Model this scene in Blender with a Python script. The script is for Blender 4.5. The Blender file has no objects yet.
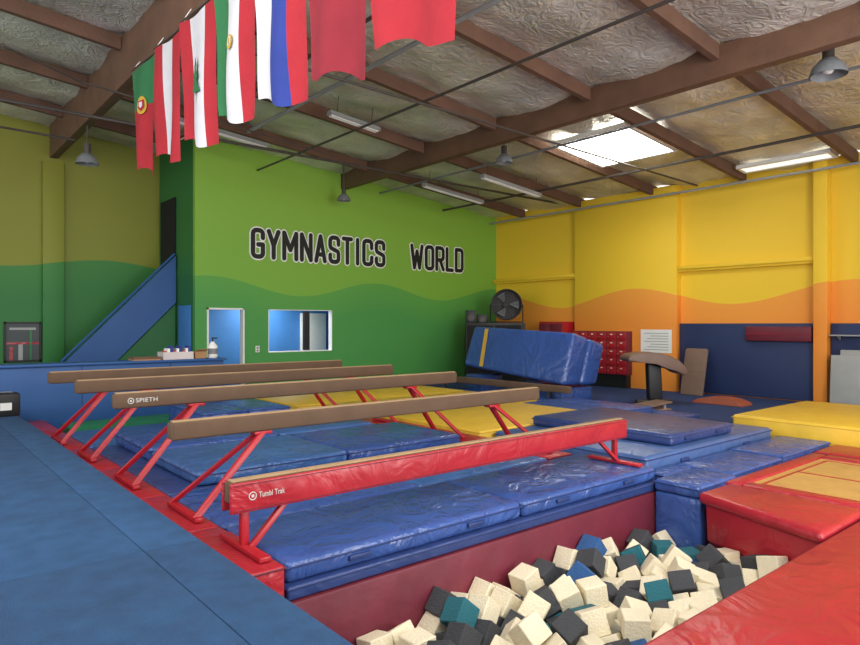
import bpy, bmesh, math, random
from mathutils import Vector, Matrix, Euler, noise
R = math.radians
rnd = random.Random(11)
S = bpy.context.scene
C = S.collection
CZ = 1.95
S.view_settings.view_transform = 'Standard'

# ------------------------------------------------------------------ materials
def lin(c):
    c = c / 255.0
    return c / 12.92 if c <= 0.04045 else ((c + 0.055) / 1.055) ** 2.4
def rgb(r, g, b): return (lin(r), lin(g), lin(b), 1.0)

def pbr(name, col, rough=0.6, metal=0.0, bump=None, var=0.0, vscale=3.0, emit=None, col2=None, coat=0.0, distort=0.0, dist=0.05):
    m = bpy.data.materials.new(name); m.use_nodes = True
    nt = m.node_tree; N = nt.nodes; L = nt.links
    p = N['Principled BSDF']
    p.inputs['Base Color'].default_value = rgb(*col)
    p.inputs['Roughness'].default_value = rough
    p.inputs['Metallic'].default_value = metal
    if coat: p.inputs['Coat Weight'].default_value = coat
    tc = N.new('ShaderNodeTexCoord')
    if var or col2:
        n = N.new('ShaderNodeTexNoise'); n.inputs['Scale'].default_value = vscale; n.inputs['Detail'].default_value = 4
        L.new(tc.outputs['Object'], n.inputs['Vector'])
        cr = N.new('ShaderNodeValToRGB')
        c = rgb(*col)
        if col2: a, b = rgb(*col), rgb(*col2)
        else:
            a = tuple(x * (1 - var) for x in c[:3]) + (1,); b = tuple(min(1, x * (1 + var)) for x in c[:3]) + (1,)
        cr.color_ramp.elements[0].position = 0.3; cr.color_ramp.elements[1].position = 0.7
        cr.color_ramp.elements[0].color = a; cr.color_ramp.elements[1].color = b
        L.new(n.outputs['Fac'], cr.inputs['Fac']); L.new(cr.outputs['Color'], p.inputs['Base Color'])
    if bump:
        sc, st = bump
        n2 = N.new('ShaderNodeTexNoise'); n2.inputs['Scale'].default_value = sc; n2.inputs['Detail'].default_value = 3
        n2.inputs['Distortion'].default_value = distort
        L.new(tc.outputs['Object'], n2.inputs['Vector'])
        bp = N.new('ShaderNodeBump'); bp.inputs['Strength'].default_value = st; bp.inputs['Distance'].default_value = dist
        L.new(n2.outputs['Fac'], bp.inputs['Height']); L.new(bp.outputs['Normal'], p.inputs['Normal'])
    if emit:
        p.inputs['Emission Color'].default_value = rgb(*col); p.inputs['Emission Strength'].default_value = emit
    return m

def wave_wall(name, axis, upper, lower, band, mean, amp, peak, period, top=None):
    m = bpy.data.materials.new(name); m.use_nodes = True
    nt = m.node_tree; N = nt.nodes; L = nt.links
    p = N['Principled BSDF']; p.inputs['Roughness'].default_value = 0.6
    g = N.new('ShaderNodeNewGeometry'); s = N.new('ShaderNodeSeparateXYZ'); L.new(g.outputs['Position'], s.inputs[0])
    def M(op, a, b=None):
        n = N.new('ShaderNodeMath'); n.operation = op
        for i, v in enumerate((a, b)):
            if v is None: continue
            if isinstance(v, (int, float)): n.inputs[i].default_value = v
            else: L.new(v, n.inputs[i])
        return n.outputs[0]
    c = s.outputs[axis]
    w = M('COSINE', M('MULTIPLY', M('SUBTRACT', c, peak), 2 * math.pi / period))
    line = M('ADD', M('MULTIPLY', w, amp), mean)
    d = M('SUBTRACT', s.outputs['Z'], line)
    f = M('GREATER_THAN', d, 0.0)
    mr = N.new('ShaderNodeMapRange'); mr.inputs[1].default_value = 0.0; mr.inputs[2].default_value = 3.0
    L.new(d, mr.inputs[0])
    mx0 = N.new('ShaderNodeMix'); mx0.data_type = 'RGBA'
    mx0.inputs['A'].default_value = rgb(*upper); mx0.inputs['B'].default_value = rgb(*(top or upper))
    L.new(mr.outputs[0], mx0.inputs['Factor'])
    mr2 = N.new('ShaderNodeMapRange'); mr2.inputs[1].default_value = -0.9; mr2.inputs[2].default_value = 0.0
    L.new(d, mr2.inputs[0])
    mx1 = N.new('ShaderNodeMix'); mx1.data_type = 'RGBA'
    mx1.inputs['A'].default_value = rgb(*lower); mx1.inputs['B'].default_value = rgb(*band)
    L.new(mr2.outputs[0], mx1.inputs['Factor'])
    mx = N.new('ShaderNodeMix'); mx.data_type = 'RGBA'
    L.new(f, mx.inputs['Factor']); L.new(mx1.outputs['Result'], mx.inputs['A']); L.new(mx0.outputs['Result'], mx.inputs['B'])
    L.new(mx.outputs['Result'], p.inputs['Base Color'])
    n2 = N.new('ShaderNodeTexNoise'); n2.inputs['Scale'].default_value = 40
    L.new(g.outputs['Position'], n2.inputs['Vector'])
    bp = N.new('ShaderNodeBump'); bp.inputs['Strength'].default_value = 0.08
    L.new(n2.outputs['Fac'], bp.inputs['Height']); L.new(bp.outputs['Normal'], p.inputs['Normal'])
    return m

M = {}
M['green'] = wave_wall('green_wave_paint', 'X', (124, 180, 64), (74, 154, 76), (92, 166, 72), 3.0, 0.24, 12.1, 5.45, (142, 190, 68))
M['olive'] = wave_wall('olive_wave_paint', 'X', (136, 142, 46), (50, 124, 60), (64, 134, 62), 3.6, 0.14, 4.8, 5.0, (134, 136, 46))
M['yellow'] = wave_wall('yellow_wave_paint', 'Y', (242, 202, 48), (240, 148, 54), (242, 160, 60), 2.75, 0.26, 16.9, 5.8, (238, 198, 52))
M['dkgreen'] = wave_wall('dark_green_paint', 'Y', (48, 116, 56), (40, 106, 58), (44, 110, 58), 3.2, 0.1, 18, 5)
M['bluepaint'] = pbr('blue_paint', (40, 88, 150), 0.55, var=0.06, vscale=2)
M['blueroom'] = pbr('office_blue_paint', (66, 128, 198), 0.6, var=0.05)
M['blue'] = pbr('blue_vinyl', (56, 84, 148), 0.26, bump=(2.2, 0.8), var=0.14, vscale=1.5, distort=1.6, dist=0.09)
M['blue2'] = pbr('light_blue_vinyl', (60, 98, 154), 0.3, bump=(2.2, 0.75), var=0.14, vscale=1.5, distort=1.6, dist=0.09)
M['navy'] = pbr('navy_vinyl', (46, 64, 116), 0.32, bump=(2.4, 0.5), var=0.12, vscale=2, distort=1.2, dist=0.07)
M['crash'] = pbr('crash_mat_vinyl', (54, 84, 152), 0.24, bump=(1.8, 0.7), var=0.08, vscale=2, distort=1.8, dist=0.09)
M['padnavy'] = pbr('flat_navy_vinyl', (34, 50, 92), 0.6, bump=(3, 0.15), var=0.06, vscale=2)
M['steel'] = pbr('steel_blue_vinyl', (66, 94, 146), 0.38, bump=(2.6, 0.5), var=0.08, distort=1.0)
M['pipe_blue'] = pbr('blue_piping', (32, 54, 108), 0.5, var=0.05)
M['red'] = pbr('red_vinyl', (166, 36, 48), 0.34, bump=(2.6, 0.5), var=0.10, vscale=1.5, distort=1.2, dist=0.07)
M['red_paint'] = pbr('red_paint_steel', (170, 28, 40), 0.35, var=0.05)
M['maroon'] = pbr('maroon_vinyl', (106, 30, 48), 0.55, bump=(3, 0.4), var=0.14)
M['ymat'] = pbr('yellow_vinyl', (220, 180, 58), 0.45, bump=(4, 0.2), var=0.07)
M['tanbed'] = pbr('tan_webbing', (190, 146, 74), 0.8, bump=(60, 0.2), var=0.08, vscale=6)
M['carpet'] = pbr('blue_carpet', (46, 88, 134), 0.95, bump=(140, 0.6), var=0.16, vscale=6)
M['carpet_dk'] = pbr('dark_blue_carpet', (36, 62, 114), 0.95, bump=(160, 0.5), var=0.12, vscale=5)
M['suede'] = pbr('tan_suede', (166, 138, 104), 0.85, bump=(80, 0.15), var=0.08, vscale=4)
M['beamside'] = pbr('brown_suede', (96, 74, 56), 0.85, bump=(80, 0.15), var=0.10, vscale=4)
M['black'] = pbr('black_plastic', (24, 24, 27), 0.5, var=0.1)
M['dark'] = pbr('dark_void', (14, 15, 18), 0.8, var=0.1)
M['grey'] = pbr('grey_paint', (120, 124, 128), 0.5, var=0.06)
M['palegrey'] = pbr('pale_grey_vinyl', (158, 160, 158), 0.5, bump=(4, 0.2), var=0.05)
M['dgrey'] = pbr('dark_grey_print', (66, 74, 78), 0.5, var=0.1)
M['lgrey'] = pbr('light_grey_metal', (160, 162, 162), 0.5, metal=0.2, var=0.05)
M['white'] = pbr('white_paint', (236, 236, 232), 0.6, var=0.03)
M['letter'] = pbr('white_letter_paint', (250, 252, 250), 0.6, var=0.02)
M['logo'] = pbr('pale_logo_ink', (196, 196, 190), 0.6, var=0.02)
M['outline'] = pbr('black_letter_paint', (16, 22, 20), 0.6, var=0.05)
M['wood'] = pbr('dark_timber', (108, 78, 62), 0.75, bump=(20, 0.2), var=0.16, vscale=2)
M['glulam'] = pbr('brown_timber', (106, 76, 58), 0.7, bump=(20, 0.2), var=0.18, vscale=2)
M['ply'] = pbr('plywood', (170, 130, 90), 0.6, var=0.1)
M['pipe'] = pbr('dark_pipe', (70, 64, 60), 0.5, var=0.1)
M['foam0'] = pbr('cream_foam', (228, 217, 188), 0.95, bump=(50, 0.3), var=0.05)
M['foam1'] = pbr('charcoal_foam', (64, 66, 70), 0.95, bump=(50, 0.3), var=0.1)
M['foam2'] = pbr('teal_foam', (36, 100, 112), 0.95, bump=(50, 0.3), var=0.1)
M['foam3'] = pbr('blue_foam', (46, 86, 138), 0.95, bump=(50, 0.3), var=0.1)
M['insul'] = pbr('foil_insulation', (190, 187, 176), 0.28, metal=0.28, bump=(3.4, 0.75), col2=(244, 241, 232), vscale=0.8, distort=2.8, dist=0.08)
M['sky'] = pbr('skylight_panel', (255, 253, 246), 0.5, emit=12.0)
M['sky2'] = pbr('dim_skylight_panel', (255, 250, 235), 0.5, emit=1.0)
M['f_red'] = pbr('flag_red', (172, 38, 50), 0.9, bump=(8, 0.2), var=0.08)
M['f_dred'] = pbr('flag_dark_red', (142, 36, 50), 0.9, bump=(8, 0.2), var=0.08)
M['f_green'] = pbr('flag_green', (46, 114, 70), 0.9, bump=(8, 0.2), var=0.08)
M['f_white'] = pbr('flag_white', (206, 206, 212), 0.9, bump=(8, 0.2), var=0.05)
M['f_blue'] = pbr('flag_blue', (44, 62, 144), 0.9, bump=(8, 0.2), var=0.08)
M['f_gold'] = pbr('flag_gold', (200, 164, 60), 0.9, var=0.06)
M['orange'] = pbr('dull_orange_vinyl', (158, 84, 60), 0.55, bump=(4, 0.2), var=0.06)
M['clear'] = pbr('pale_plastic', (206, 196, 196), 0.3, var=0.08)
M['pink'] = pbr('pink_plastic', (196, 90, 90), 0.5, var=0.1)
M['greenmat'] = pbr('green_vinyl', (40, 130, 70), 0.5, var=0.1)
M['vault'] = pbr('grey_brown_leather', (114, 88, 76), 0.5, bump=(6, 0.2), var=0.06)
M['brownmat'] = pbr('brown_vinyl', (122, 98, 84), 0.55, bump=(10, 0.1), var=0.06)

# ------------------------------------------------------------------ mesh helpers
def box(bm, x0, x1, y0, y1, z0, z1, m=0, bev=0.0, seg=2):
    vs = [bm.verts.new(p) for p in [(x0,y0,z0),(x1,y0,z0),(x1,y1,z0),(x0,y1,z0),(x0,y0,z1),(x1,y0,z1),(x1,y1,z1),(x0,y1,z1)]]
    fs = []
    for q in [(3,2,1,0),(4,5,6,7),(0,1,5,4),(1,2,6,5),(2,3,7,6),(3,0,4,7)]:
        f = bm.faces.new([vs[i] for i in q]); f.material_index = m; fs.append(f)
    if bev:
        es = list({e for f in fs for e in f.edges})
        bmesh.ops.bevel(bm, geom=es, offset=bev, segments=seg, profile=0.5, affect='EDGES', clamp_overlap=True)
    return vs

def hexa(bm, pts, m=0, bev=0.0, seg=3):
    vs = [bm.verts.new(p) for p in pts]; fs = []
    for q in [(3,2,1,0),(4,5,6,7),(0,1,5,4),(1,2,6,5),(2,3,7,6),(3,0,4,7)]:
        f = bm.faces.new([vs[i] for i in q]); f.material_index = m; fs.append(f)
    if bev:
        es = list({e for f in fs for e in f.edges})
        bmesh.ops.bevel(bm, geom=es, offset=bev, segments=seg, profile=0.5, affect='EDGES', clamp_overlap=True)

def tube(bm, a, b, r, seg=10, m=0, r2=None):
    a = Vector(a); b = Vector(b); d = (b - a).normalized(); r2 = r if r2 is None else r2
    u = d.orthogonal().normalized(); v = d.cross(u)
    A = []; B = []
    for i in range(seg):
        t = 2 * math.pi * i / seg; o = u * math.cos(t) + v * math.sin(t)
        A.append(bm.verts.new(a + o * r)); B.append(bm.verts.new(b + o * r2))
    for i in range(seg):
        j = (i + 1) % seg
        f = bm.faces.new((A[i], A[j], B[j], B[i])); f.material_index = m
    f = bm.faces.new(A[::-1]); f.material_index = m
    f = bm.faces.new(B); f.material_index = m

def bar(bm, a, b, wx, wy, bev=.006):
    a = Vector(a); b = Vector(b)
    P = []
    for c in (a, b):
        for sx, sy in ((-1,-1),(1,-1),(1,1),(-1,1)): P.append((c.x+sx*wx/2, c.y+sy*wy/2, c.z))
    hexa(bm, P, 0, bev, 2)

def ring(bm, R0, r, n=36, k=8, axis='Y', c=(0,0,0), m=0):
    rows = []
    for i in range(n):
        a = 2 * math.pi * i / n; row = []
        for j in range(k):
            b = 2 * math.pi * j / k
            rr = R0 + r * math.cos(b); h = r * math.sin(b)
            p = (rr*math.cos(a), h, rr*math.sin(a)) if axis == 'Y' else (rr*math.cos(a), rr*math.sin(a), h)
            row.append(bm.verts.new((p[0]+c[0], p[1]+c[1], p[2]+c[2])))
        rows.append(row)
    for i in range(n):
        for j in range(k):
            f = bm.faces.new((rows[i][j], rows[i][(j+1)%k], rows[(i+1)%n][(j+1)%k], rows[(i+1)%n][j])); f.material_index = m

def lathe(bm, prof, seg=24, m=0, c=(0,0,0)):
    rows = []
    for (r, z) in prof:
        rows.append([bm.verts.new((c[0]+r*math.cos(2*math.pi*i/seg), c[1]+r*math.sin(2*math.pi*i/seg), c[2]+z)) for i in range(seg)])
    for a, b in zip(rows, rows[1:]):
        for i in range(seg):
            j = (i+1) % seg
            f = bm.faces.new((a[i], a[j], b[j], b[i])); f.material_index = m

def prism(bm, poly, axis, lo, hi, m=0, bev=0.0):
    def P(p, h):
        return (p[0], h, p[1]) if axis == 'Y' else ((h, p[0], p[1]) if axis == 'X' else (p[0], p[1], h))
    A = [bm.verts.new(P(p, lo)) for p in poly]; B = [bm.verts.new(P(p, hi)) for p in poly]; n = len(poly); fs = []
    for i in range(n):
        j = (i+1) % n; fs.append(bm.faces.new((A[i], A[j], B[j], B[i])))
    fs.append(bm.faces.new(A[::-1])); fs.append(bm.faces.new(B))
    for f in fs: f.material_index = m
    if bev:
        es = list({e for f in fs for e in f.edges})
        bmesh.ops.bevel(bm, geom=es, offset=bev, segments=4, profile=0.5, affect='EDGES', clamp_overlap=True)

def obj(name, bm, mats, parent=None, loc=(0,0,0), rot=(0,0,0), recalc=True):
    me = bpy.data.meshes.new(name)
    if recalc: bmesh.ops.recalc_face_normals(bm, faces=bm.faces)
    bm.to_mesh(me); bm.free()
    if not isinstance(mats, (list, tuple)): mats = [mats]
    for m in mats: me.materials.append(m)
    for p in me.polygons: p.use_smooth = True
    try: me.set_sharp_from_angle(angle=R(35))
    except Exception: pass
    o = bpy.data.objects.new(name, me); C.objects.link(o)
    o.location = loc; o.rotation_euler = rot
    if parent: o.parent = parent
    return o
def tag(o, label, cat, group=None, kind=None):
    o['label'] = label; o['category'] = cat
    if group: o['group'] = group
    if kind: o['kind'] = kind
    return o
def thing(name, label, cat, loc=(0,0,0), rot=(0,0,0), group=None):
    o = bpy.data.objects.new(name, None); C.objects.link(o); o.empty_display_size = 0.1
    o.location = loc; o.rotation_euler = rot
    return tag(o, label, cat, group)
def struct(name, bm, mats):
    o = obj(name, bm, mats); o['kind'] = 'structure'; return o
def NB(): return bmesh.new()

def text_mesh(body, h, w=None, offset=0.0, extr=0.004):
    cu = bpy.data.curves.new('lettering', 'FONT'); cu.body = body; cu.size = 1; cu.offset = offset; cu.extrude = extr
    cu.space_character = 1.08
    to = bpy.data.objects.new('lettering', cu); C.objects.link(to)
    bpy.context.view_layer.update()
    dg = bpy.context.evaluated_depsgraph_get()
    me = bpy.data.meshes.new_from_object(to.evaluated_get(dg))
    bpy.data.objects.remove(to)
    xs = [v.co.x for v in me.vertices]; ys = [v.co.y for v in me.vertices]
    x0, x1, y0, y1 = min(xs), max(xs), min(ys), max(ys)
    sy = h / (y1 - y0); sx = sy if w is None else w / (x1 - x0)
    for v in me.vertices:
        v.co.x = (v.co.x - x0) * sx; v.co.y = (v.co.y - y0) * sy
    return me
def text_obj(name, body, h, w, mat, parent, loc, rot, offset=0.0, extr=0.004):
    me = text_mesh(body, h, w, offset, extr); me.materials.append(mat)
    o = bpy.data.objects.new(name, me); C.objects.link(o); o.location = loc; o.rotation_euler = rot
    if parent: o.parent = parent
    return o

def zr(x): return 6.05 + 0.095 * (17.6 - x)

# ------------------------------------------------------------------ the setting
bm = NB()
for (a, b, c, d) in [(-8, 17.6, 4.2, 20.2), (-8, 17.6, -5, 2.0), (7.1, 17.6, 2.0, 4.2), (-8, 1.6, 2.0, 4.2)]:
    box(bm, a, b, c, d, -0.2, 0.0)
struct('floor', bm, M['carpet_dk'])
bm = NB(); box(bm, 1.5, 7.2, 1.9, 4.3, -1.6, -1.5); struct('floor_pit', bm, M['maroon'])

bm = NB()
nx, ny = 160, 164
grid = []
for i in range(nx + 1):
    row = []
    for j in range(ny + 1):
        x = -6 + 23.6 * i / nx; y = -4 + 24.3 * j / ny
        k = (y - 2.7) / 2.6; k -= math.floor(k)
        z = zr(x) - 0.15 * math.sin(math.pi * k) + 0.05 * noise.noise(Vector((x * 1.1, y * 1.4, 0))) + 0.04 * noise.noise(Vector((x * 2.4, y * 3.0, 3)))
        row.append(bm.verts.new((x, y, z)))
    grid.append(row)
for i in range(nx):
    for j in range(ny): bm.faces.new((grid[i][j], grid[i][j+1], grid[i+1][j+1], grid[i+1][j]))
struct('ceiling', bm, M['insul'])

def wall_y(bm, xs, y0, y1):
    for (a, b, spans) in xs:
        for (z0, z1) in spans:
            ta = zr(a) - 0.1 if z1 is None else z1; tb = zr(b) - 0.1 if z1 is None else z1
            hexa(bm, [(a,y0,z0),(b,y0,z0),(b,y1,z0),(a,y1,z0),(a,y0,ta),(b,y0,tb),(b,y1,tb),(a,y1,ta)])
DX0, DX1, DZ = 6.58, 7.63, 2.38
WX0, WX1, WZ0, WZ1 = 8.35, 10.45, 1.13, 2.36
bm = NB()
wall_y(bm, [(6.27, DX0, [(0, None)]), (DX0, DX1, [(DZ, None)]), (DX1, WX0, [(0, None)]), (WX0, WX1, [(0, WZ0), (WZ1, None)]), (WX1, 17.6, [(0, None)])], 17.1, 17.25)
struct('wall_back', bm, M['green'])
bm = NB(); hexa(bm, [(6.27,17.26,0),(6.42,17.26,0),(6.42,20.0,0),(6.27,20.0,0),(6.27,17.26,zr(6.27)-.1),(6.42,17.26,zr(6.42)-.1),(6.42,20,zr(6.42)-.1),(6.27,20,zr(6.27)-.1)])
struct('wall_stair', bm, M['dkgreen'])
bm = NB()
wall_y(bm, [(-6, 6.27, [(0, None)])], 20.0, 20.15)
struct('wall_left', bm, M['olive'])
bm = NB(); box(bm, 3.22, 3.72, 19.8, 20.0, 0, 6.3, bev=0.01); struct('trim_1', bm, M['olive'])
bm = NB(); box(bm, 17.6, 17.8, -4, 17.25, 0, zr(17.6) - .05); struct('wall_right', bm, M['yellow'])
bm = NB(); box(bm, 17.36, 17.6, 9.72, 13.3, 0, zr(17.5) - .12, bev=0.008); struct('trim_2', bm, M['yellow'])
bm = NB(); box(bm, 17.3, 17.6, 5.82, 6.12, 0, zr(17.5) - .12, bev=0.008); struct('trim_3', bm, M['yellow'])
for n, (a, b, z) in enumerate([(13.32, 17.08, 3.5), (6.13, 9.71, 3.5)]):
    bm = NB(); box(bm, 17.38, 17.6, a, b, z, z + .1, bev=0.01); box(bm, 17.45, 17.6, a, b, z - .06, z)
    struct('trim_%d' % (4 + n), bm, M['yellow'])
bm = NB()
box(bm, 6.43, 12.2, 19.3, 19.4, 0, 2.9); box(bm, 12.1, 12.2, 17.26, 19.3, 0, 2.9)
struct('wall_office', bm, M['blueroom'])
bm = NB(); box(bm, 6.43, 12.2, 17.26, 19.4, 2.9, 2.95); struct('ceiling_office', bm, M['white'])
bm = NB()
box(bm, DX0, DX0 + .045, 17.07, 17.27, 0, DZ); box(bm, DX1 - .045, DX1, 17.07, 17.27, 0, DZ); box(bm, DX0, DX1, 17.07, 17.27, DZ - .045, DZ)
struct('trim_6', bm, M['white'])
bm = NB()
for a, b, c, d in [(WX0, WX0 + .02, WZ0, WZ1), (WX1 - .02, WX1, WZ0, WZ1), (WX0, WX1, WZ1 - .02, WZ1), (WX0, WX1, WZ0, WZ0 + .024)]:
    box(bm, a, b, 17.095, 17.27, c, d)
struct('window_1', bm, M['white'])
bm = NB(); box(bm, 9.5, 9.68, 17.1, 17.2, WZ0 + .04, WZ1 - .04); struct('trim_7', bm, M['black'])
bm = NB(); box(bm, 10.55, 11.5, 19.2, 19.29, 0, 2.3, bev=.01); box(bm, 10.62, 10.7, 19.14, 19.2, 1.0, 1.06); struct('door_1', bm, M['white'])
bm = NB(); box(bm, 6.22, 6.268, 18.55, 19.75, 3.5, 5.5); struct('door_2', bm, M['dark'])  # flat dark slab; its colour stands for the shade inside the opening
bm = NB(); box(bm, 6.24, 6.268, 17.4, 18.3, 0, 2.45, bev=.004); struct('door_3', bm, M['blueroom'])
t = thing('wall_picture', 'black framed dark picture with red and white marks on the green wall beside the stairs', 'picture', (2.78, 19.97, 0.95))
bm = NB()
for a, b, c, d in [(-.42, -.37, 0, 1.05), (.37, .42, 0, 1.05), (-.42, .42, 0, .05), (-.42, .42, 1.0, 1.05)]: box(bm, a, b, -.05, 0, c, d)
obj('frame', bm, M['black'], t)
bm = NB(); box(bm, -.37, .37, -.02, 0, .05, 1.0); box(bm, -.37, .37, -.026, -.02, .46, .52, 1); box(bm, -.3, .3, -.026, -.02, .84, .9, 2); box(bm, -.1, .0, -.03, -.026, .05, .46, 2); box(bm, -.3, -.22, -.03, -.026, .05, .4, 1); box(bm, .16, .2, -.03, -.026, .05, .84, 3)
obj('print', bm, [M['dgrey'], M['red'], M['lgrey'], M['greenmat']], t)

# ------------------------------------------------------------------ roof timbers
def girder(x0, x1, y1, zb, label):
    bm = NB(); box(bm, x0, x1, -4, y1, 0, zr((x0+x1)/2) - .05 - zb, bev=.008)
    tag(obj('roof_girder', bm, M['glulam'], None, (0, 0, zb)), label, 'roof beam')
girder(3.4, 3.6, 19.98, 6.42, 'deep brown timber roof girder above the row of hanging flags')
girder(10.75, 10.97, 17.08, 6.10, 'deep brown timber roof girder running over the end of the lettered green wall')
ORD = ['first', 'second', 'third', 'fourth', 'fifth', 'sixth', 'seventh']
PY = [18.3, 15.7, 13.1, 10.5, 7.9, 5.3, 2.7]
bays = [(-6, 3.39, 'left of the girder with the flags'), (3.61, 10.74, 'between the two deep roof girders'), (10.98, 17.58, 'between the right girder and the yellow wall')]
for bi, (a, b, where) in enumerate(bays):
    for i, y in enumerate(PY):
        if y > 17 and bi == 2: continue
        bb = 6.2 if (y > 17 and bi == 1) else b
        bm = NB()
        w = .06
        hexa(bm, [(a, y-w, zr(a)-.31), (bb, y-w, zr(bb)-.31), (bb, y+w, zr(bb)-.31), (a, y+w, zr(a)-.31), (a, y-w, zr(a)-.04), (bb, y-w, zr(bb)-.04), (bb, y+w, zr(bb)-.04), (a, y+w, zr(a)-.04)])
        k = i if bi < 2 else i - 1
        tag(obj('roof_purlin', bm, M['wood']), 'brown timber purlin %s, %s from the far wall' % (where, ORD[k]), 'roof beam', 'roof purlins')

def skylight(x0, x1, y0, y1, label, mat):
    t = thing('skylight', label, 'skylight', ((x0+x1)/2, (y0+y1)/2, zr((x0+x1)/2) - .22))
    s = -0.095; hx = (x1-x0)/2; hy = (y1-y0)/2
    bm = NB(); hexa(bm, [(-hx,-hy,-s*hx),(hx,-hy,s*hx),(hx,hy,s*hx),(-hx,hy,-s*hx),(-hx,-hy,-s*hx+.02),(hx,-hy,s*hx+.02),(hx,hy,s*hx+.02),(-hx,hy,-s*hx+.02)])
    obj('panel', bm, mat, t)
    bm = NB()
    for (a, b, c, d) in [(-hx-.08, -hx, -hy-.08, hy+.08), (hx, hx+.08, -hy-.08, hy+.08), (-hx, hx, -hy-.08, -hy), (-hx, hx, hy, hy+.08)]:
        hexa(bm, [(a,c,s*a-.03),(b,c,s*b-.03),(b,d,s*b-.03),(a,d,s*a-.03),(a,c,s*a+.06),(b,c,s*b+.06),(b,d,s*b+.06),(a,d,s*a+.06)])
    obj('frame', bm, M['white'], t)
skylight(12.5, 14.5, 8.2, 10.2, 'large bright square skylight in the roof right of the centre', M['sky'])
skylight(16.7, 17.05, 5.6, 7.6, 'dim strip skylight tucked against the top of the yellow wall', M['sky2'])

def pipe(pts, r, label, mat='pipe', cat='pipe', name='ceiling_pipe'):
    bm = NB()
    for a, b in zip(pts, pts[1:]): tube(bm, a, b, r, 8)
    return tag(obj(name, bm, M[mat]), label, cat)
pipe([(-4, 13.9, 5.98), (17.55, 13.9, 5.98)], .034, 'long dark sprinkler pipe crossing the hall in front of the lettered wall')
pipe([(4.2, 9.2, 6.02), (17.55, 9.2, 5.85)], .026, 'dark pipe crossing the hall below the bright skylight')
pipe([(8.0, -3, 6.25), (8.0, 17.05, 6.25)], .028, 'conduit running toward the lettered wall left of the right girder')
pipe([(14.9, -3, 5.90), (14.9, 17.05, 5.90)], .036, 'dark sprinkler pipe running along the hall between girder and yellow wall')
pipe([(12.2, -3, 6.15), (12.2, 17.05, 6.15)], .03, 'grey conduit just right of the right girder', 'grey')
pipe([(5.6, -3, 6.55), (5.6, 17.05, 6.55)], .03, 'brown pipe running along the hall right of the flags')
pipe([(-3, 16.8, 6.3), (3.38, 16.8, 6.2)], .026, 'dark pipe by the far end of the flag girder')
pipe([(17.2, -3, 5.66), (17.2, 17.05, 5.66)], .035, 'pale conduit running along the top of the yellow wall', 'lgrey')
pipe([(-1, 11.8, 6.5), (1.4, 11.8, 6.2), (2.6, 12.4, 6.1), (6.0, 12.9, 6.0), (8.2, 13.2, 5.9)], .016, 'slack black cable under the left roof by the flags')
pipe([(10.86, 3.1, 6.07), (14.4, 3.1, 5.98), (17.5, 3.1, 5.9)], .018, 'thin black cable running past the high bay lamp at right')
pipe([(6.8, 3.0, 6.64), (6.8, 15.0, 6.64)], .045, 'thick pale pipe under the roof right of the flags', 'lgrey')

def strip_light(x, y, L, label):
    z = zr(x) - .62
    t = thing('strip_light', label, 'light fitting', (x, y, z), (0, R(5.4), 0))
    bm = NB(); prism(bm, [(-.1, .0), (.1, .0), (.07, .09), (-.07, .09)], 'X', -L/2, L/2); obj('housing', bm, M['lgrey'], t)
    for yy in (-.045, .045):
        bm = NB(); tube(bm, (-L/2+.04, yy, -.015), (L/2-.04, yy, -.015), .018, 8); obj('light_tube', bm, M['white'], t)
    for xx in (-L/2+.2, L/2-.2):
        bm = NB(); tube(bm, (xx, 0, .09), (xx, 0, .5), .008, 6); obj('hanger', bm, M['pipe'], t)
strip_light(7.9, 12.0, 1.3, 'short grey strip light hung under the roof above the gymnastics lettering')
strip_light(6.2, 15.2, 2.4, 'long strip light under the roof near the left end of the lettered wall')
strip_light(13.2, 14.6, 2.4, 'long strip light under the roof above the right end of the lettered wall')
strip_light(13.6, 12.6, 2.4, 'long strip light between the skylight and the lettered wall')

def high_bay(x, y, z, r, label):
    t = thing('high_bay_lamp', label, 'lamp', (x, y, z))
    bm = NB(); lathe(bm, [(r, 0), (r*.98, .03), (r*.85, r*.5), (r*.45, r*.95), (r*.2, r*1.05), (r*.2, r*1.06), (r*.4, r*.9), (r*.8, r*.48), (r*.95, .0)], 28); obj('reflector', bm, M['grey'], t)
    bm = NB(); tube(bm, (0,0,r*1.0), (0,0,r*1.9), r*.32, 16); obj('ballast', bm, M['pipe'], t)
    bm = NB(); tube(bm, (0,0,r*1.9), (0,0,zr(x)-z-.1), .015, 8); obj('rod', bm, M['pipe'], t)
    bm = NB(); lathe(bm, [(.001, .02), (r*.2, .04), (r*.28, r*.25), (r*.18, r*.6), (.02, r*.8)], 16); obj('bulb', bm, M['white'], t)
high_bay(11.45, 3.83, 5.88, .27, 'grey high bay lamp hanging close by at the upper right')
high_bay(11.8, 11.2, 5.95, .22, 'grey high bay lamp hanging left of the bright skylight')
high_bay(10.3, 16.2, 5.55, .2, 'small high bay lamp hanging before the lettered green wall')
high_bay(3.5, 16.2, 5.55, .24, 'high bay lamp under the far end of the flag girder')

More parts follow.
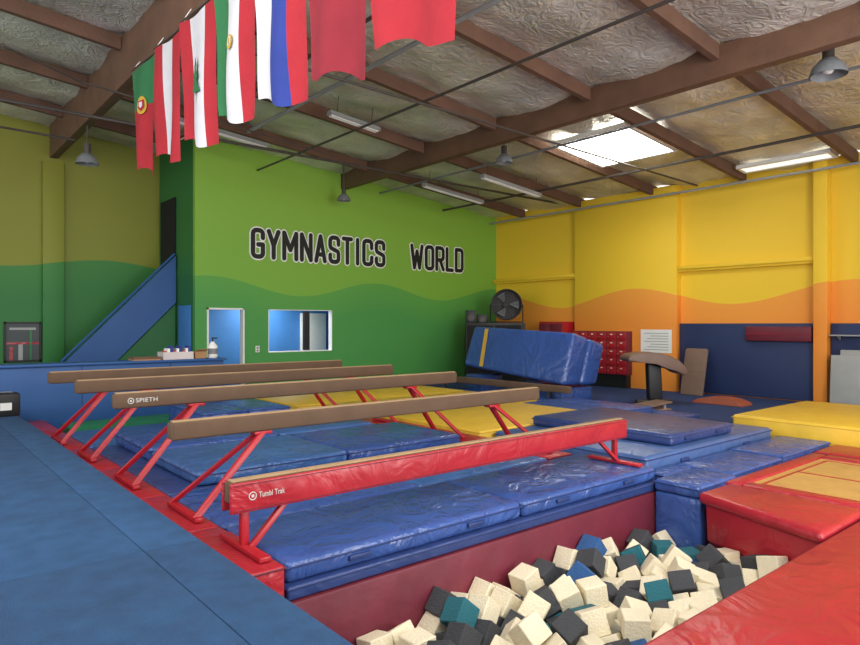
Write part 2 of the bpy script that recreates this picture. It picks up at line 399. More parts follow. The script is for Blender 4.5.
# ------------------------------------------------------------------ lettering on the wall
def arc(cx, cy, r, a0, a1, n=6):
    return [(cx + r*math.cos(R(a0+(a1-a0)*i/n)), cy + r*math.sin(R(a0+(a1-a0)*i/n))) for i in range(n+1)]
def glyph(ch, w, h):
    r = min(.11, w*.45)
    top = lambda: arc(w-r, h-r, r, 0, 90) + arc(r, h-r, r, 90, 180)
    bot = lambda: arc(r, r, r, 180, 270) + arc(w-r, r, r, 270, 360)
    if ch == 'G': return [[(w, h*.72)] + top() + bot() + [(w, h*.46), (w*.52, h*.46)]]
    if ch == 'C': return [[(w, h*.70)] + top() + bot() + [(w, h*.30)]]
    if ch == 'O': return [top() + bot() + [(w, h-r)]]
    if ch == 'Y': return [[(0, h), (w/2, h*.46), (w, h)], [(w/2, h*.46), (w/2, 0)]]
    if ch == 'M': return [[(0, 0), (0, h), (w/2, h*.34), (w, h), (w, 0)]]
    if ch == 'N': return [[(0, 0), (0, h), (w, 0), (w, h)]]
    if ch == 'A': return [[(0, 0), (w/2, h), (w, 0)], [(w*.16, h*.26), (w*.84, h*.26)]]
    if ch == 'T': return [[(0, h), (w, h)], [(w/2, h), (w/2, 0)]]
    if ch == 'I': return [[(w/2, 0), (w/2, h)]]
    if ch == 'L': return [[(0, h), (0, 0), (w, 0)]]
    if ch == 'D': return [[(0, 0), (0, h)] + arc(w-r, h-r, r, 90, 0) + arc(w-r, r, r, 0, -90) + [(0, 0)]]
    if ch == 'R': return [[(0, 0), (0, h)] + arc(w-r, h-r, r, 90, 0) + arc(w-r, h*.44+r, r, 0, -90) + [(0, h*.44)], [(w*.5, h*.44), (w, 0)]]
    if ch == 'W': return [[(0, h), (w*.25, 0), (w*.5, h*.75), (w*.75, 0), (w, h)]]
    if ch == 'S': return [[(w, h*.72)] + top() + [(0, h*.66), (w*.08, h*.57), (w*.92, h*.43), (w, h*.34)] + arc(w-r, r, r, 0, -90) + arc(r, r, r, 270, 180) + [(0, h*.28)]]
WID = {'M': 1.3, 'W': 1.5, 'I': .35, 'L': .85, 'T': .95}
def strokes(body, total, h, lw, y):
    units = [WID.get(c, 1.0) for c in body]; gap = .62
    u = (total) / (sum(units) + gap*(len(body)-1))
    bm = NB(); x = 0
    for c, k in zip(body, units):
        yy = y
        for s in glyph(c, k*u, h):
            s = [(p[0]+x, p[1]) for p in s]
            for a, b in zip(s, s[1:]):
                d = Vector((b[0]-a[0], b[1]-a[1]))
                if d.length < 1e-5: continue
                n = Vector((-d.y, d.x)).normalized()*lw/2
                bm.faces.new([bm.verts.new((p[0], yy, p[1])) for p in ((a[0]-n.x, a[1]-n.y), (b[0]-n.x, b[1]-n.y), (b[0]+n.x, b[1]+n.y), (a[0]+n.x, a[1]+n.y))])
                yy -= .0002
            for p in s:
                bm.faces.new([bm.verts.new((p[0]+lw/2*math.cos(i*math.pi/6), yy, p[1]+lw/2*math.sin(i*math.pi/6))) for i in range(12)])
                yy -= .0002
        x += (k + gap)*u
    return bm
for body, x0, x1 in (('GYMNASTICS', 7.88, 12.38), ('WORLD', 13.54, 15.84)):
    t = thing('wall_lettering', 'dark condensed capitals reading %s with white outline on the green wall' % body, 'lettering', (x0, 17.097, 3.84))
    obj('outline', strokes(body, x1-x0, .74, .205, 0), M['letter'], t, recalc=False)
    obj('letters', strokes(body, x1-x0, .74, .132, -.018), M['outline'], t, recalc=False)

# ------------------------------------------------------------------ flags
def flag(label, yc, w, zt, L, stripes, horiz=False, emblems=(), ph=0.0, rz=4, skew=.1):
    x = 3.28
    t = thing('flag', label, 'flag', (x, yc, zt - L), (0, 0, R(rz)), group='flags hanging in a row under the roof girder')
    def pos(u, v, off=0):
        amp = .012 + .038 * v
        xx = amp * math.sin(2*math.pi*(u*1.4 + ph + .15*v)) + .012 * math.sin(5*u + 4*v + ph*7) - off
        yy = (.5 - u) * w * (1 - .16 * v) - skew * v * v + .025 * math.sin(6*v + ph*9 + 3*u)
        zz = L * (1 - v) - .26 * v * v * (u - .5) - .05 * math.sin(math.pi * u * 2.5 + ph*4) * v - .03*math.sin(math.pi*u)*(1-v)
        return (xx, yy, zz)
    nu, nv = 42, 36
    cuts = [s[0] for s in stripes]
    bm = NB()
    g = [[bm.verts.new(pos(i/nu, j/nv)) for j in range(nv+1)] for i in range(nu+1)]
    for i in range(nu):
        for j in range(nv):
            f = bm.faces.new((g[i][j], g[i+1][j], g[i+1][j+1], g[i][j+1]))
            q = (j+.5)/nv if horiz else (i+.5)/nu
            f.material_index = next(k for k, c in enumerate(cuts) if q <= c)
    obj('cloth', bm, [M[s[1]] for s in stripes], t)
    bm = NB(); tube(bm, (0, -w/2-.02, L+.02), (0, w/2+.02, L+.02), .012, 8); obj('hanging_rod', bm, M['pipe'], t)
    for yy in (-w/2+.08, w/2-.08):
        bm = NB(); tube(bm, (0, yy, L+.02), (.11, yy, 6.42-zt+L+.03), .006, 6); obj('hanging_cord', bm, M['white'], t)
    for (poly, mat, name, off) in emblems:
        bm = NB()
        bm.faces.new([bm.verts.new(pos(u, v, off)) for (u, v) in poly])
        obj(name, bm, M[mat], t)
def disc(cu, cv, ru, rv, n=20): return [(cu + ru*math.cos(2*math.pi*i/n), cv + rv*math.sin(2*math.pi*i/n)) for i in range(n)]
flag('green over red flag with a round gold emblem, furthest along the girder', 11.30, 1.04, 6.27, 1.8, [(.4, 'f_green'), (1.0, 'f_red')], True,
     [(disc(.5, .4, .15, .085), 'f_gold', 'emblem_ring', .022), ([(.41,.35),(.59,.35),(.59,.42),(.5,.46),(.41,.42)], 'f_red', 'emblem_shield', .028), ([(.455,.37),(.545,.37),(.545,.41),(.5,.43),(.455,.41)], 'f_white', 'emblem_shield', .034)], .15)
flag('plain red, white and red striped flag without an emblem', 10.1, 1.0, 6.25, 1.8, [(.34, 'f_red'), (.67, 'f_white'), (1.0, 'f_red')], False, [], .5, 4, .05)
def tree(cu, cv, s): return [(cu + s*a*.62, cv + s*b) for a, b in [(0,-.17),(.14,-.09),(.08,-.09),(.22,-.01),(.14,-.01),(.30,.08),(.05,.08),(.05,.14),(-.05,.14),(-.05,.08),(-.30,.08),(-.14,-.01),(-.22,-.01),(-.08,-.09),(-.14,-.09)]]
flag('red, white and red striped flag with a green cedar tree', 8.86, 1.06, 6.24, 1.84, [(.27, 'f_red'), (.73, 'f_white'), (1.0, 'f_red')], False,
     [(tree(.5, .52, 1.1), 'f_green', 'emblem_tree', .035)], .8, 4, .08)
flag('green, white and red striped flag with a gold centre emblem', 7.66, 1.06, 6.24, 1.8, [(.34, 'f_green'), (.67, 'f_white'), (1.0, 'f_red')], False,
     [(disc(.505, .45, .075, .05), 'f_gold', 'emblem_wreath', .026), (disc(.505, .445, .05, .032), 'f_white', 'emblem_centre', .030), ([(.505,.42),(.53,.435),(.52,.46),(.505,.47),(.485,.46),(.48,.435)], 'f_gold', 'emblem', .034)], .95, 4, .04)
flag('white, blue and red striped flag', 6.48, 1.08, 6.2, 1.86, [(.32, 'f_white'), (.68, 'f_blue'), (1.0, 'f_red')], False, [], .9, 5, .06)
flag('plain dark red flag between the tricolour and the bright red flag', 5.32, 1.12, 6.16, 1.86, [(1.0, 'f_dred')], False, [], .1, 4, .04)
flag('plain bright red flag, nearest along the girder', 4.14, 1.14, 6.1, 1.88, [(1.0, 'f_red')], False, [], .45, 4, .02)

# ------------------------------------------------------------------ spring floor
for (x0, x1, w) in [(1.314, 1.68, 'narrow strip bordering the beam area'), (-.648, 1.308, 'wide panel next to the border strip'), (-2.7, -.653, 'outer panel left of the viewpoint'), (-6, -2.705, 'outermost panel')]:
    for (y0, y1, q) in [(-3, 4.5, 'nearer the viewpoint'), (4.501, 13.2, 'nearer the blue counter')]:
        bm = NB(); box(bm, x0-(x0+x1)/2, x1-(x0+x1)/2, y0-(y0+y1)/2, y1-(y0+y1)/2, 0, .45, bev=.0035)
        tag(obj('floor_panel', bm, M['carpet'], None, ((x0+x1)/2, (y0+y1)/2, 0)), 'blue carpeted raised floor, %s, %s' % (w, q), 'floor mat', 'carpeted spring floor panels')

# ------------------------------------------------------------------ mats
def mat(label, x0, x1, y0, y1, z0, z1, m='blue', pm='pipe_blue', name='gym_mat', rz=0, bev=.03, folds=0, strap=False, group=None, tilt=(0, 0)):
    t = thing(name, label, 'mat', ((x0+x1)/2, (y0+y1)/2, z0), (tilt[0], tilt[1], R(rz)), group)
    hx, hy, h = (x1-x0)/2, (y1-y0)/2, z1-z0
    b = min(bev, h*.4)
    n = folds + 1
    for i in range(n):
        a = -hx + 2*hx*i/n + (.004 if i else 0); c = -hx + 2*hx*(i+1)/n - (.004 if i < n-1 else 0)
        bm = NB(); box(bm, a, c, -hy, hy, 0, h, bev=b, seg=3)
        obj('cover' if n == 1 else 'panel', bm, M[m], t)
    bm = NB(); r = .008; z = h - b*.9
    e = .002
    for p, q in [((-hx-e,-hy-e), (hx+e,-hy-e)), ((hx+e,-hy-e), (hx+e,hy+e)), ((hx+e,hy+e), (-hx-e,hy+e)), ((-hx-e,hy+e), (-hx-e,-hy-e))]:
        tube(bm, (p[0], p[1], z), (q[0], q[1], z), r, 6)
    obj('piping', bm, M[pm], t)
    if strap:
        for xx in (-hx*.5, hx*.5):
            bm = NB(); box(bm, xx-.1, xx+.1, -hy-.025, -hy-.002, h*.35, h*.6, bev=.008); obj('handle', bm, M[pm], t)
    return t
RX = 2.16
rs = [(4.12, 5.28), (5.3, 6.6), (6.62, 8.2), (8.22, 9.8), (9.82, 11.4), (11.42, 13.1)]
rn = ['under the padded red beam', 'under the second beam', 'under the third beam', 'under the fourth beam', 'under the furthest beam', 'by the blue counter']
for (a, b), n in zip(rs, rn):
    mat('narrow red floor mat along the carpet edge %s' % n, 1.72, RX - .02, a, b, 0, .265, 'red', 'maroon', bev=.02, group='red mats along the carpet edge')
for (a, b), n in list(zip(rs, rn))[1:5]:
    mat('narrow red floor mat %s, at the end away from the carpet' % n, 6.4, 6.86, a, b, 0, .265, 'red', 'maroon', bev=.02, group='red mats at the far beam ends')
mat('flat blue base mat at the lip of the foam pit, under two thicker mats', RX, 7.02, 4.12, 5.27, 0, .1, 'navy', bev=.02)
mat('glossy blue mat under the padded beam, left of the pair above the pit', RX+.01, 4.63, 4.16, 5.26, .1, .265, 'blue', strap=True, bev=.05)
mat('glossy blue mat under the padded beam, right of the pair above the pit', 4.65, 6.98, 4.16, 5.26, .1, .265, 'blue', strap=True, bev=.05)
mat('blue mat between padded beam and second beam, near the carpet', RX, 4.3, 5.29, 6.61, 0, .265, 'blue', bev=.045)
mat('light blue mat between padded beam and second beam, away from the carpet', 4.31, 6.39, 5.29, 6.61, 0, .265, 'blue2', bev=.045)
mat('navy base mat under the third beam, below two thick mats', RX, 6.39, 6.63, 8.2, 0, .262, 'navy')
mat('thick light blue mat on top under the third beam, near the carpet', 2.46, 4.3, 6.66, 8.18, .265, .42, 'blue2', bev=.05)
mat('thick blue mat on top under the third beam, away from the carpet', 4.31, 6.15, 6.66, 8.18, .265, .42, 'blue', bev=.05)
mat('navy base mat under the fourth beam, below two thick mats', RX, 5.8, 8.22, 9.8, 0, .262, 'navy')
mat('thick blue mat on top under the fourth beam, near the carpet', 2.46, 4.2, 8.24, 9.78, .265, .44, 'blue', bev=.05)
mat('thick blue mat on top under the fourth beam, away from the carpet', 4.21, 5.78, 8.24, 9.78, .265, .44, 'blue2', bev=.05)
mat('yellow mat under the fourth beam by the red strip', 5.82, 6.38, 8.22, 9.8, 0, .26, 'ymat', 'ymat')
mat('blue mat under the furthest beam near the carpet', RX, 3.7, 9.82, 11.4, 0, .265, 'blue2')
mat('thick blue mat under the middle of the furthest beam', 3.72, 5.2, 9.82, 11.4, 0, .58, 'blue', folds=1)
mat('yellow mat under the far end of the furthest beam', 5.22, 6.38, 9.82, 11.4, 0, .26, 'ymat', 'ymat')
mat('flat green mat between the furthest beam and the blue counter', 2.4, 4.4, 11.5, 13.0, 0, .2, 'greenmat', 'greenmat')
mat('yellow landing mat just beyond the end of the second beam', 6.9, 10.1, 7.05, 9.32, 0, .32, 'ymat', 'ymat')
mat('yellow landing mat beyond the end of the third beam', 6.9, 10.9, 9.35, 11.62, 0, .32, 'ymat', 'ymat')
mat('yellow landing mat furthest from the foam pit', 6.3, 10.9, 11.65, 14.2, 0, .32, 'ymat', 'ymat')
mat('blue mat on the floor between the yellow landing mats and the crash mat', 10.95, 11.85, 9.5, 13.6, 0, .2, 'blue', folds=1)
mat('wide steel blue crash mat at the bottom of the right stack', 7.16, 10.75, 4.4, 7.0, 0.02, .31, 'steel', strap=True, bev=.05)
mat('navy crash mat lying on the steel blue crash mat', 8.0, 9.75, 4.55, 6.98, .315, .47, 'navy', strap=True, bev=.05)
mat('blue folding mat behind the crash mat stack', 10.15, 11.8, 7.1, 9.2, 0, .30, 'blue', folds=1)
mat('thin blue mat lying between the tilted crash mat and the vault', 11.85, 12.7, 6.6, 9.0, 0, .12, 'blue')
mat('yellow thick mat on the floor at the right edge', 11.0, 14.1, 3.0, 5.15, .02, .42, 'ymat', 'ymat', bev=.05)
mat('blue pad bridging the corner of the foam pit beside the soft red mat', 6.82, 7.75, 3.56, 4.10, .024, .16, 'blue', bev=.04)
mat('blue mat at the foot of the steel blue crash mat, by the pit corner', 7.1, 7.75, 4.12, 4.38, 0, .16, 'blue')
mat('blue mat beside the trampoline, nearer the foam pit', 7.78, 9.2, 3.62, 4.36, 0, .16, 'blue')
mat('blue mat beside the trampoline, nearer the yellow mat', 9.22, 10.9, 3.62, 4.36, 0, .18, 'blue')
mat('red mat beside the far end of the trampoline', 10.12, 10.95, 2.1, 3.58, 0, .14, 'red', 'maroon')
t = thing('pit_block', 'tall blue padded block in the far corner of the foam pit under the blue pad', 'mat', (6.90, 3.81, -1.498))
bm = NB(); box(bm, -.08, .08, -.275, .275, 0, 1.518, bev=.025, seg=3); obj('cover', bm, M['blue'], t)
t = thing('gym_mat', 'soft rounded red mat lapping over the end of the foam pit', 'mat', (6.9, 2.75, .006))
poly = [(-.66, -.62), (.50, -.62), (.51, .76), (-.16, .78)]
bm = NB(); prism(bm, poly, 'Z', 0, .125, 0, .058); obj('cover', bm, M['red'], t)
bm = NB(); hexa(bm, [(-.58,-.58,-.40), (-.51,-.60,-.40), (-.04,.68,-.40), (-.11,.70,-.40), (-.60,-.58,.05), (-.53,-.60,.05), (-.04,.70,.05), (-.11,.72,.05)], 0, .02); obj('side_flap', bm, M['red'], t)
t = mat('long red mat along the near side of the foam pit', 1.75, 7.5, .5, 2.1, 0, .1, 'red', 'maroon', bev=.035)
t = mat('red mat at the right of the near side of the foam pit', 7.52, 10.9, .5, 1.93, 0, .1, 'red', 'maroon', bev=.035)
bm = NB(); box(bm, -1.5, -1.38, .55, .62, .1005, .103); o = obj('care_label', bm, M['white'], t); o['label'] = 'white sewn label'
t = thing('trampoline', 'tan trampoline bed with red border pads at the end of the foam pit', 'trampoline', (8.75, 2.78, 0))
bm = NB(); box(bm, -1.1, 1.1, -.6, .6, .08, .1); obj('bed', bm, M['tanbed'], t)
bm = NB()
for a, b, c, d in [(-1.0, 1.0, -.51, -.48), (-1.0, 1.0, .48, .51), (-1.0, -.97, -.48, .48), (.97, 1.0, -.48, .48), (-.02, .02, -.48, .48)]: box(bm, a, b, c, d, .1, .104)
obj('bed_line', bm, M['red'], t)
for a, b, c, d in [(-1.3, 1.3, .6, .8), (-1.3, 1.3, -.8, -.6), (-1.3, -1.1, -.6, .6), (1.1, 1.3, -.6, .6)]:
    bm = NB(); box(bm, a, b, c, d, .03, .13, bev=.03); obj('border_pad', bm, M['red'], t)
for x in (-1.2, 1.2):
    for y in (-.7, .7):
        bm = NB(); tube(bm, (x, y, 0), (x, y, .04), .04, 10); obj('frame_foot', bm, M['pipe'], t)

for label, a, m in [('maroon padded pit wall under the beam mats', (1.62, 7.1, 4.1, 4.19, -1.5, -.005), 'maroon'), ('maroon padded end wall of the foam pit under the soft red mat', (7.0, 7.09, 2.1, 4.09, -1.5, -.005), 'maroon'),
                 ('red padded near wall of the foam pit', (1.72, 6.99, 2.01, 2.1, -1.5, -.005), 'maroon'), ('maroon padded wall under the carpet edge of the foam pit', (1.62, 1.7, 2.1, 4.09, -1.5, -.005), 'maroon')]:
    x0, x1, y0, y1, z0, z1 = a
    bm = NB(); box(bm, x0-(x0+x1)/2, x1-(x0+x1)/2, y0-(y0+y1)/2, y1-(y0+y1)/2, 0, z1-z0, bev=.02)
    tag(obj('pit_pad', bm, M[m], None, ((x0+x1)/2, (y0+y1)/2, z0)), label, 'padding')

# ------------------------------------------------------------------ balance beams
def beam(y, x0, x1, zt, label, pad=False, logo=None, inb=.85, end='beamside'):
    L = x1 - x0; h = L/2
    t = thing('balance_beam', label, 'balance beam', ((x0+x1)/2, y, .27), group='balance beams in a row')
    z = zt - .27
    bm = NB(); box(bm, -h, h, -.055, .055, z-.17, z-.008, bev=.022, seg=3); obj('body', bm, M['beamside'], t)
    bm = NB(); box(bm, -h+.01, h-.01, -.042, .042, z-.012, z, bev=.004); obj('suede_top', bm, M['suede'], t)
    for s in (-1, 1):
        bm = NB(); box(bm, s*h-.012, s*h+.012, -.05, .05, z-.16, z-.015, bev=.01); obj('end_cap', bm, M[end], t)
    if pad:
        for s in (-1, 1):
            bm = NB(); box(bm, -h-.02, h+.02, min(s*.057, s*.085), max(s*.057, s*.085), z-.235, z-.012, bev=.012, seg=3); obj('side_pad', bm, M['red'], t)
        for zz in (.03, .215):
            bm = NB(); tube(bm, (-h, -.086, z-zz), (h, -.086, z-zz), .004, 6); obj('pad_seam', bm, M['maroon'], t)
    low = z - .17
    for s in (-1, 1):
        if pad:
            xf = s*(h-.12)
            bm = NB(); bar(bm, (xf, 0, .01), (xf, 0, low), .06, .055); obj('leg', bm, M['red_paint'], t)
            bm = NB(); bar(bm, (xf-s*.03, -.06, .03), (xf-s*.40, 0, low), .06, .045); obj('brace', bm, M['red_paint'], t)
            bm = NB(); box(bm, xf-.045, xf+.045, -.36, .36, .003, .04, bev=.008); obj('base_bar', bm, M['red_paint'], t)
            continue
        xt = s*(h-inb); xf = s*(h-.12)
        for q in (-1, 1):
            bm = NB(); bar(bm, (xf, q*.30, .04), (xt, q*.035, low-.005), .075, .042)
            obj('leg', bm, M['red_paint'], t)
        bm = NB(); box(bm, xf-.035, xf+.035, -.36, .36, .003, .045, bev=.008); obj('base_bar', bm, M['red_paint'], t)
        bm = NB(); box(bm, xt-.09, xt+.09, -.055, .055, low-.03, low, bev=.006); obj('bracket', bm, M['red_paint'], t)
    if logo:
        yy = -.088 if pad else -.0575
        body, x, hh, w = logo
        zc = z-.12 if pad else z-.09
        text_obj('lettering', body, hh, w, M['logo'], t, (-h + x + .10, yy, zc-hh*.45), (R(90), 0, 0), .008, .001)
        bm = NB(); ring(bm, .028, .0045, 24, 6, 'Y', (-h + x + .05, yy, zc)); box(bm, -h+x+.040, -h+x+.060, yy-.002, yy+.002, zc-.010, zc+.010)
        obj('emblem', bm, M['logo'], t)
beam(4.6, 1.93, 6.90, .80, 'low balance beam with red padded sides, nearest the foam pit', True, ('Tumbl Trak', .1, .042, .21), .30)
beam(5.8, 1.91, 6.74, 1.10, 'tan balance beam just behind the red padded one', False, None)
beam(7.3, 1.83, 6.6, 1.23, 'tan balance beam with white maker lettering near its end', False, ('SPIETH', .1, .045, .22), .85)
beam(9.0, 1.82, 6.68, 1.25, 'tan balance beam between the lettered beam and the furthest beam', False, None)
beam(10.5, 1.78, 6.6, 1.27, 'tan balance beam furthest from the foam pit', False, None)

# low practice beam and crash mat
t = thing('low_beam', 'low brown practice beam in front of the tilted blue crash mat', 'balance beam', (12.1, 11.9, 0))
bm = NB(); box(bm, -.07, .07, -2.5, 2.5, .34, .5, bev=.02); obj('body', bm, M['beamside'], t)
for y in (-1.9, 1.9):
    for s in (-1, 1):
        bm = NB(); tube(bm, (s*.14, y, .02), (s*.02, y, .34), .025, 8); obj('leg', bm, M['black'], t)
mat('low blue block mat under the near end of the tilted crash mat', 12.5, 13.7, 9.95, 11.4, 0, .37, 'blue', bev=.05)
mat('tall blue block mat under the far end of the tilted crash mat', 12.55, 13.4, 12.75, 13.4, 0, .54, 'blue', bev=.05)
t = thing('crash_mat', 'thick blue folded crash mat with a yellow stripe, tilted behind the low beam', 'mat', (13.2, 11.65, .38))
N_ = [(12.90, 1.74), (12.48, .46), (13.85, .40), (14.20, 1.42)]; F_ = [(12.92, 1.90), (12.48, .78), (13.65, .66), (14.0, 1.60)]
yn, yf = 9.9, 13.45
def mid(a, b, k): return (a[0]+(b[0]-a[0])*k, a[1]+(b[1]-a[1])*k)
def P3(c, y): return (c[0]-13.2, y-11.65, c[1]-.38)
for name, k0, k1 in (('front_panel', 0, .49), ('rear_panel', .51, 1)):
    bm = NB()
    n0, n1, f0, f1 = mid(N_[0], N_[3], k0), mid(N_[0], N_[3], k1), mid(F_[0], F_[3], k0), mid(F_[0], F_[3], k1)
    m0, m1, g0, g1 = mid(N_[1], N_[2], k0), mid(N_[1], N_[2], k1), mid(F_[1], F_[2], k0), mid(F_[1], F_[2], k1)
    hexa(bm, [P3(m0, yn), P3(m1, yn), P3(g1, yf), P3(g0, yf), P3(n0, yn), P3(n1, yn), P3(f1, yf), P3(f0, yf)], 0, .11, 5)
    obj(name, bm, M['crash'], t)
def facept(f, s, off):
    a = Vector(P3(F_[0], yf)).lerp(Vector(P3(N_[0], yn)), f); b = Vector(P3(F_[1], yf)).lerp(Vector(P3(N_[1], yn)), f)
    p = a.lerp(b, s); return (p.x - off, p.y, p.z + off*.3)
bm = NB()
g = [[bm.verts.new(facept(f + .05*(.06 + .88*j/8), .06 + .88*j/8, .02)) for j in range(9)] for f in (.14, .18)]
for j in range(8): bm.faces.new((g[0][j], g[0][j+1], g[1][j+1], g[1][j]))
o = obj('stripe', bm, M['f_gold'], t); o['label'] = 'yellow stripe'
bm = NB(); tube(bm, facept(.5, .09, .004), facept(.5, .91, .004), .008, 6)
obj('crease_seam', bm, M['pipe_blue'], t)

# vault table
t = thing('vault_table', 'grey brown vaulting table with curved padded top before the red lockers', 'vault', (14.45, 8.70, 0), (0, 0, R(-40)))
t.scale = (.84, .84, .94)
prof = [(-.84, 1.10), (-.87, 1.19), (-.78, 1.28), (-.4, 1.34), (.0, 1.33), (.36, 1.26), (.62, 1.13), (.80, .96), (.86, .84), (.80, .76), (.66, .78), (.5, .88), (.28, .98), (-.05, 1.05), (-.4, 1.08)]
bm = NB(); prism(bm, prof, 'Y', -.45, .45, 0, .08)
obj('padded_top', bm, M['vault'], t)
bm = NB(); prism(bm, [(-.16, .1), (.24, .1), (.19, .98), (-.20, 1.06)], 'Y', -.15, .15, 0, .05); obj('pedestal', bm, M['black'], t)
bm = NB(); box(bm, -.5, .55, -.07, .07, 0, .1, bev=.02); box(bm, -.07, .07, -.42, .42, 0, .1, bev=.02); obj('base', bm, M['black'], t)
t = thing('springboard', 'low springboard lying on the floor in front of the vaulting table', 'springboard', (13.35, 8.2, 0), (0, 0, R(-20)))
bm = NB(); prism(bm, [(-.5, .02), (.5, .15), (.5, .18), (-.5, .05)], 'Y', -.28, .28, 0, .008); obj('deck', bm, M['brownmat'], t)
bm = NB(); box(bm, -.48, .48, -.26, .26, 0, .02); obj('base_board', bm, M['ply'], t)
for y in (-.18, .18):
    bm = NB(); tube(bm, (.35, y, .02), (.35, y, .13), .035, 12); obj('spring', bm, M['lgrey'], t)

# lockers
t = thing('locker_unit', 'red locker unit with small white door labels on the yellow wall', 'lockers', (17.2, 12.2, 0))
bm = NB(); box(bm, -.14, .155, -1.05, 1.05, .4, 1.72, bev=.005); obj('body', bm, M['maroon'], t)
bm = NB(); box(bm, -.08, .155, -1.0, 1.0, 0, .4); obj('plinth', bm, M['black'], t)
door0 = None; lab0 = None
for i in range(6):
    for j in range(5):
        y = -1.05 + .35*i + .175; z = .42 + .258*j
        if door0 is None:
            bm = NB(); box(bm, -.02, 0, -.16, .16, 0, .24, bev=.006); door0 = obj('door', bm, M['red_paint'], t, (-.142, y, z))
            bm = NB(); box(bm, -.024, -.021, -.04, .04, .16, .19); lab0 = obj('door_label', bm, M['white'], door0)
            bm = NB(); tube(bm, (-.02, .11, .1), (-.04, .11, .1), .012, 8); kn0 = obj('knob', bm, M['lgrey'], door0)
        else:
            d = door0.copy(); C.objects.link(d); d.parent = t; d.location = (-.142, y, z)
            for s in (lab0, kn0):
                c = s.copy(); C.objects.link(c); c.parent = d
t = thing('notice_board', 'white paper notice on the yellow wall right of the lockers', 'notice', (17.345, 10.35, 1.1))
bm = NB(); box(bm, -.01, 0, -.5, .5, 0, .68); obj('paper', bm, M['white'], t)
bm = NB()
for k in range(7): box(bm, -.013, -.0105, -.4, .38 - .1*(k % 3), .08+.08*k, .10+.08*k)
obj('print_lines', bm, M['lgrey'], t)
bm = NB(); box(bm, -.04, .04, -1.77, 1.77, 0, 1.93, bev=.012)
tag(obj('wall_pad', bm, M['padnavy'], None, (17.54, 7.92, .03)), 'wide plain navy wall pad left of the yellow pillar', 'wall pad')
bm = NB(); box(bm, -.04, .04, -.8, .8, 0, 1.93, bev=.012)
tag(obj('wall_pad', bm, M['padnavy'], None, (17.54, 5.0, .03)), 'navy wall pad behind the grey mats at the right edge', 'wall pad')
t = thing('wall_bolster', 'long red padded strip mounted high on the wide navy wall pad', 'padding', (17.42, 6.98, 1.5))
bm = NB(); box(bm, -.07, .07, -.8, .8, 0, .38, bev=.04); obj('cover', bm, M['maroon'], t)
bm = NB(); tube(bm, (-.075, -.78, .19), (-.075, .78, .19), .008, 6); obj('seam', bm, M['red'], t)
t = thing('leaning_board', 'brown board leaning on the wall at the left edge of the wide navy pad', 'board', (16.9, 9.02, 0), (0, R(14), 0))
bm = NB(); prism(bm, [(-.32, 0), (.32, 0), (.32, 1.26), (.27, 1.3), (-.27, 1.3), (-.32, 1.26)], 'X', -.03, .03, 0, .01); obj('deck', bm, M['brownmat'], t)
bm = NB(); box(bm, -.034, -.031, -.3, .3, .62, .65); obj('seam', bm, M['vault'], t)
for i, (dx, lab) in enumerate([(0, 'front'), (.14, 'back')]):
    t = thing('folded_mat', 'tall pale grey folded mat leaning on the navy wall pad, %s of the two' % lab, 'mat', (17.02 + dx, 5.2 - .15*i, 0), (0, R(5), 0))
    for a, b in ((-.06, -.005), (.005, .06)):
        bm = NB(); box(bm, a, b, -.46, .46, 0, 1.22 + .12*i, bev=.02); obj('panel', bm, M['palegrey'], t)
t = thing('wall_shelf', 'thin grey wall shelf above the grey mats at the right edge', 'shelf', (17.36, 5.2, 1.66))
bm = NB(); box(bm, -.12, .13, -.6, .55, 0, .03); obj('board', bm, M['lgrey'], t)
for y in (-.4, .4):
    bm = NB(); prism(bm, [(-.08, 0), (.13, 0), (.13, -.1)], 'Y', y-.015, y+.015); obj('bracket', bm, M['lgrey'], t)
bm = NB(); prism(bm, [(.62*math.cos(math.pi*i/12), .17*math.sin(math.pi*i/12)) for i in range(13)], 'X', -.3, .3, 0, .02)
tag(obj('arched_mat', bm, M['orange'], None, (15.6, 7.55, 0)), 'low dull orange arched mat on the floor before the wide navy wall pad', 'mat')

# far corner
t = thing('equipment_cabinet', 'black equipment cabinet in the far corner under the drum fan', 'cabinet', (15.9, 15.6, 0), (0, 0, R(-40)))
bm = NB(); box(bm, -.95, 1.05, -.35, .35, 0, 1.98, bev=.01); obj('body', bm, M['black'], t)
for s in (-1, 1):
    bm = NB(); box(bm, s*.47-.44, s*.47+.44, -.375, -.352, .1, 1.9, bev=.006); d = obj('door', bm, M['dark'], t)
    bm = NB(); tube(bm, (s*.08, -.39, .9), (s*.08, -.39, 1.15), .012, 8); obj('handle', bm, M['grey'], d)
ca, sa = math.cos(R(-40)), math.sin(R(-40))
def cab(u, v): return (15.9 + u*ca - v*sa, 15.6 + u*sa + v*ca)
for u, h, lab in [(-.76, .42, 'tall'), (-.38, .28, 'short')]:
    x, y = cab(u, -.05)
    t = thing('loudspeaker', '%s black loudspeaker on the black cabinet left of the drum fan' % lab, 'speaker', (x, y, 1.982), (0, 0, R(-40)))
    bm = NB(); box(bm, -.17, .17, -.17, .17, 0, h, bev=.01); obj('cabinet', bm, M['black'], t)
    bm = NB(); tube(bm, (0, -.165, h*.4), (0, -.182, h*.4), min(.11, h*.33), 20); obj('cone', bm, M['pipe'], t)
x, y = cab(.46, 0)
t = thing('drum_fan', 'large black drum fan standing on the cabinet in the far corner', 'fan', (x, y, 1.982), (0, 0, R(-46)))
bm = NB()
lathe(bm, [(.50, -.2), (.53, -.19), (.53, .19), (.50, .2), (.5, -.2)], 36)
for v in bm.verts: v.co = Vector((v.co.x, v.co.z, v.co.y + .62))
obj('drum', bm, M['black'], t)
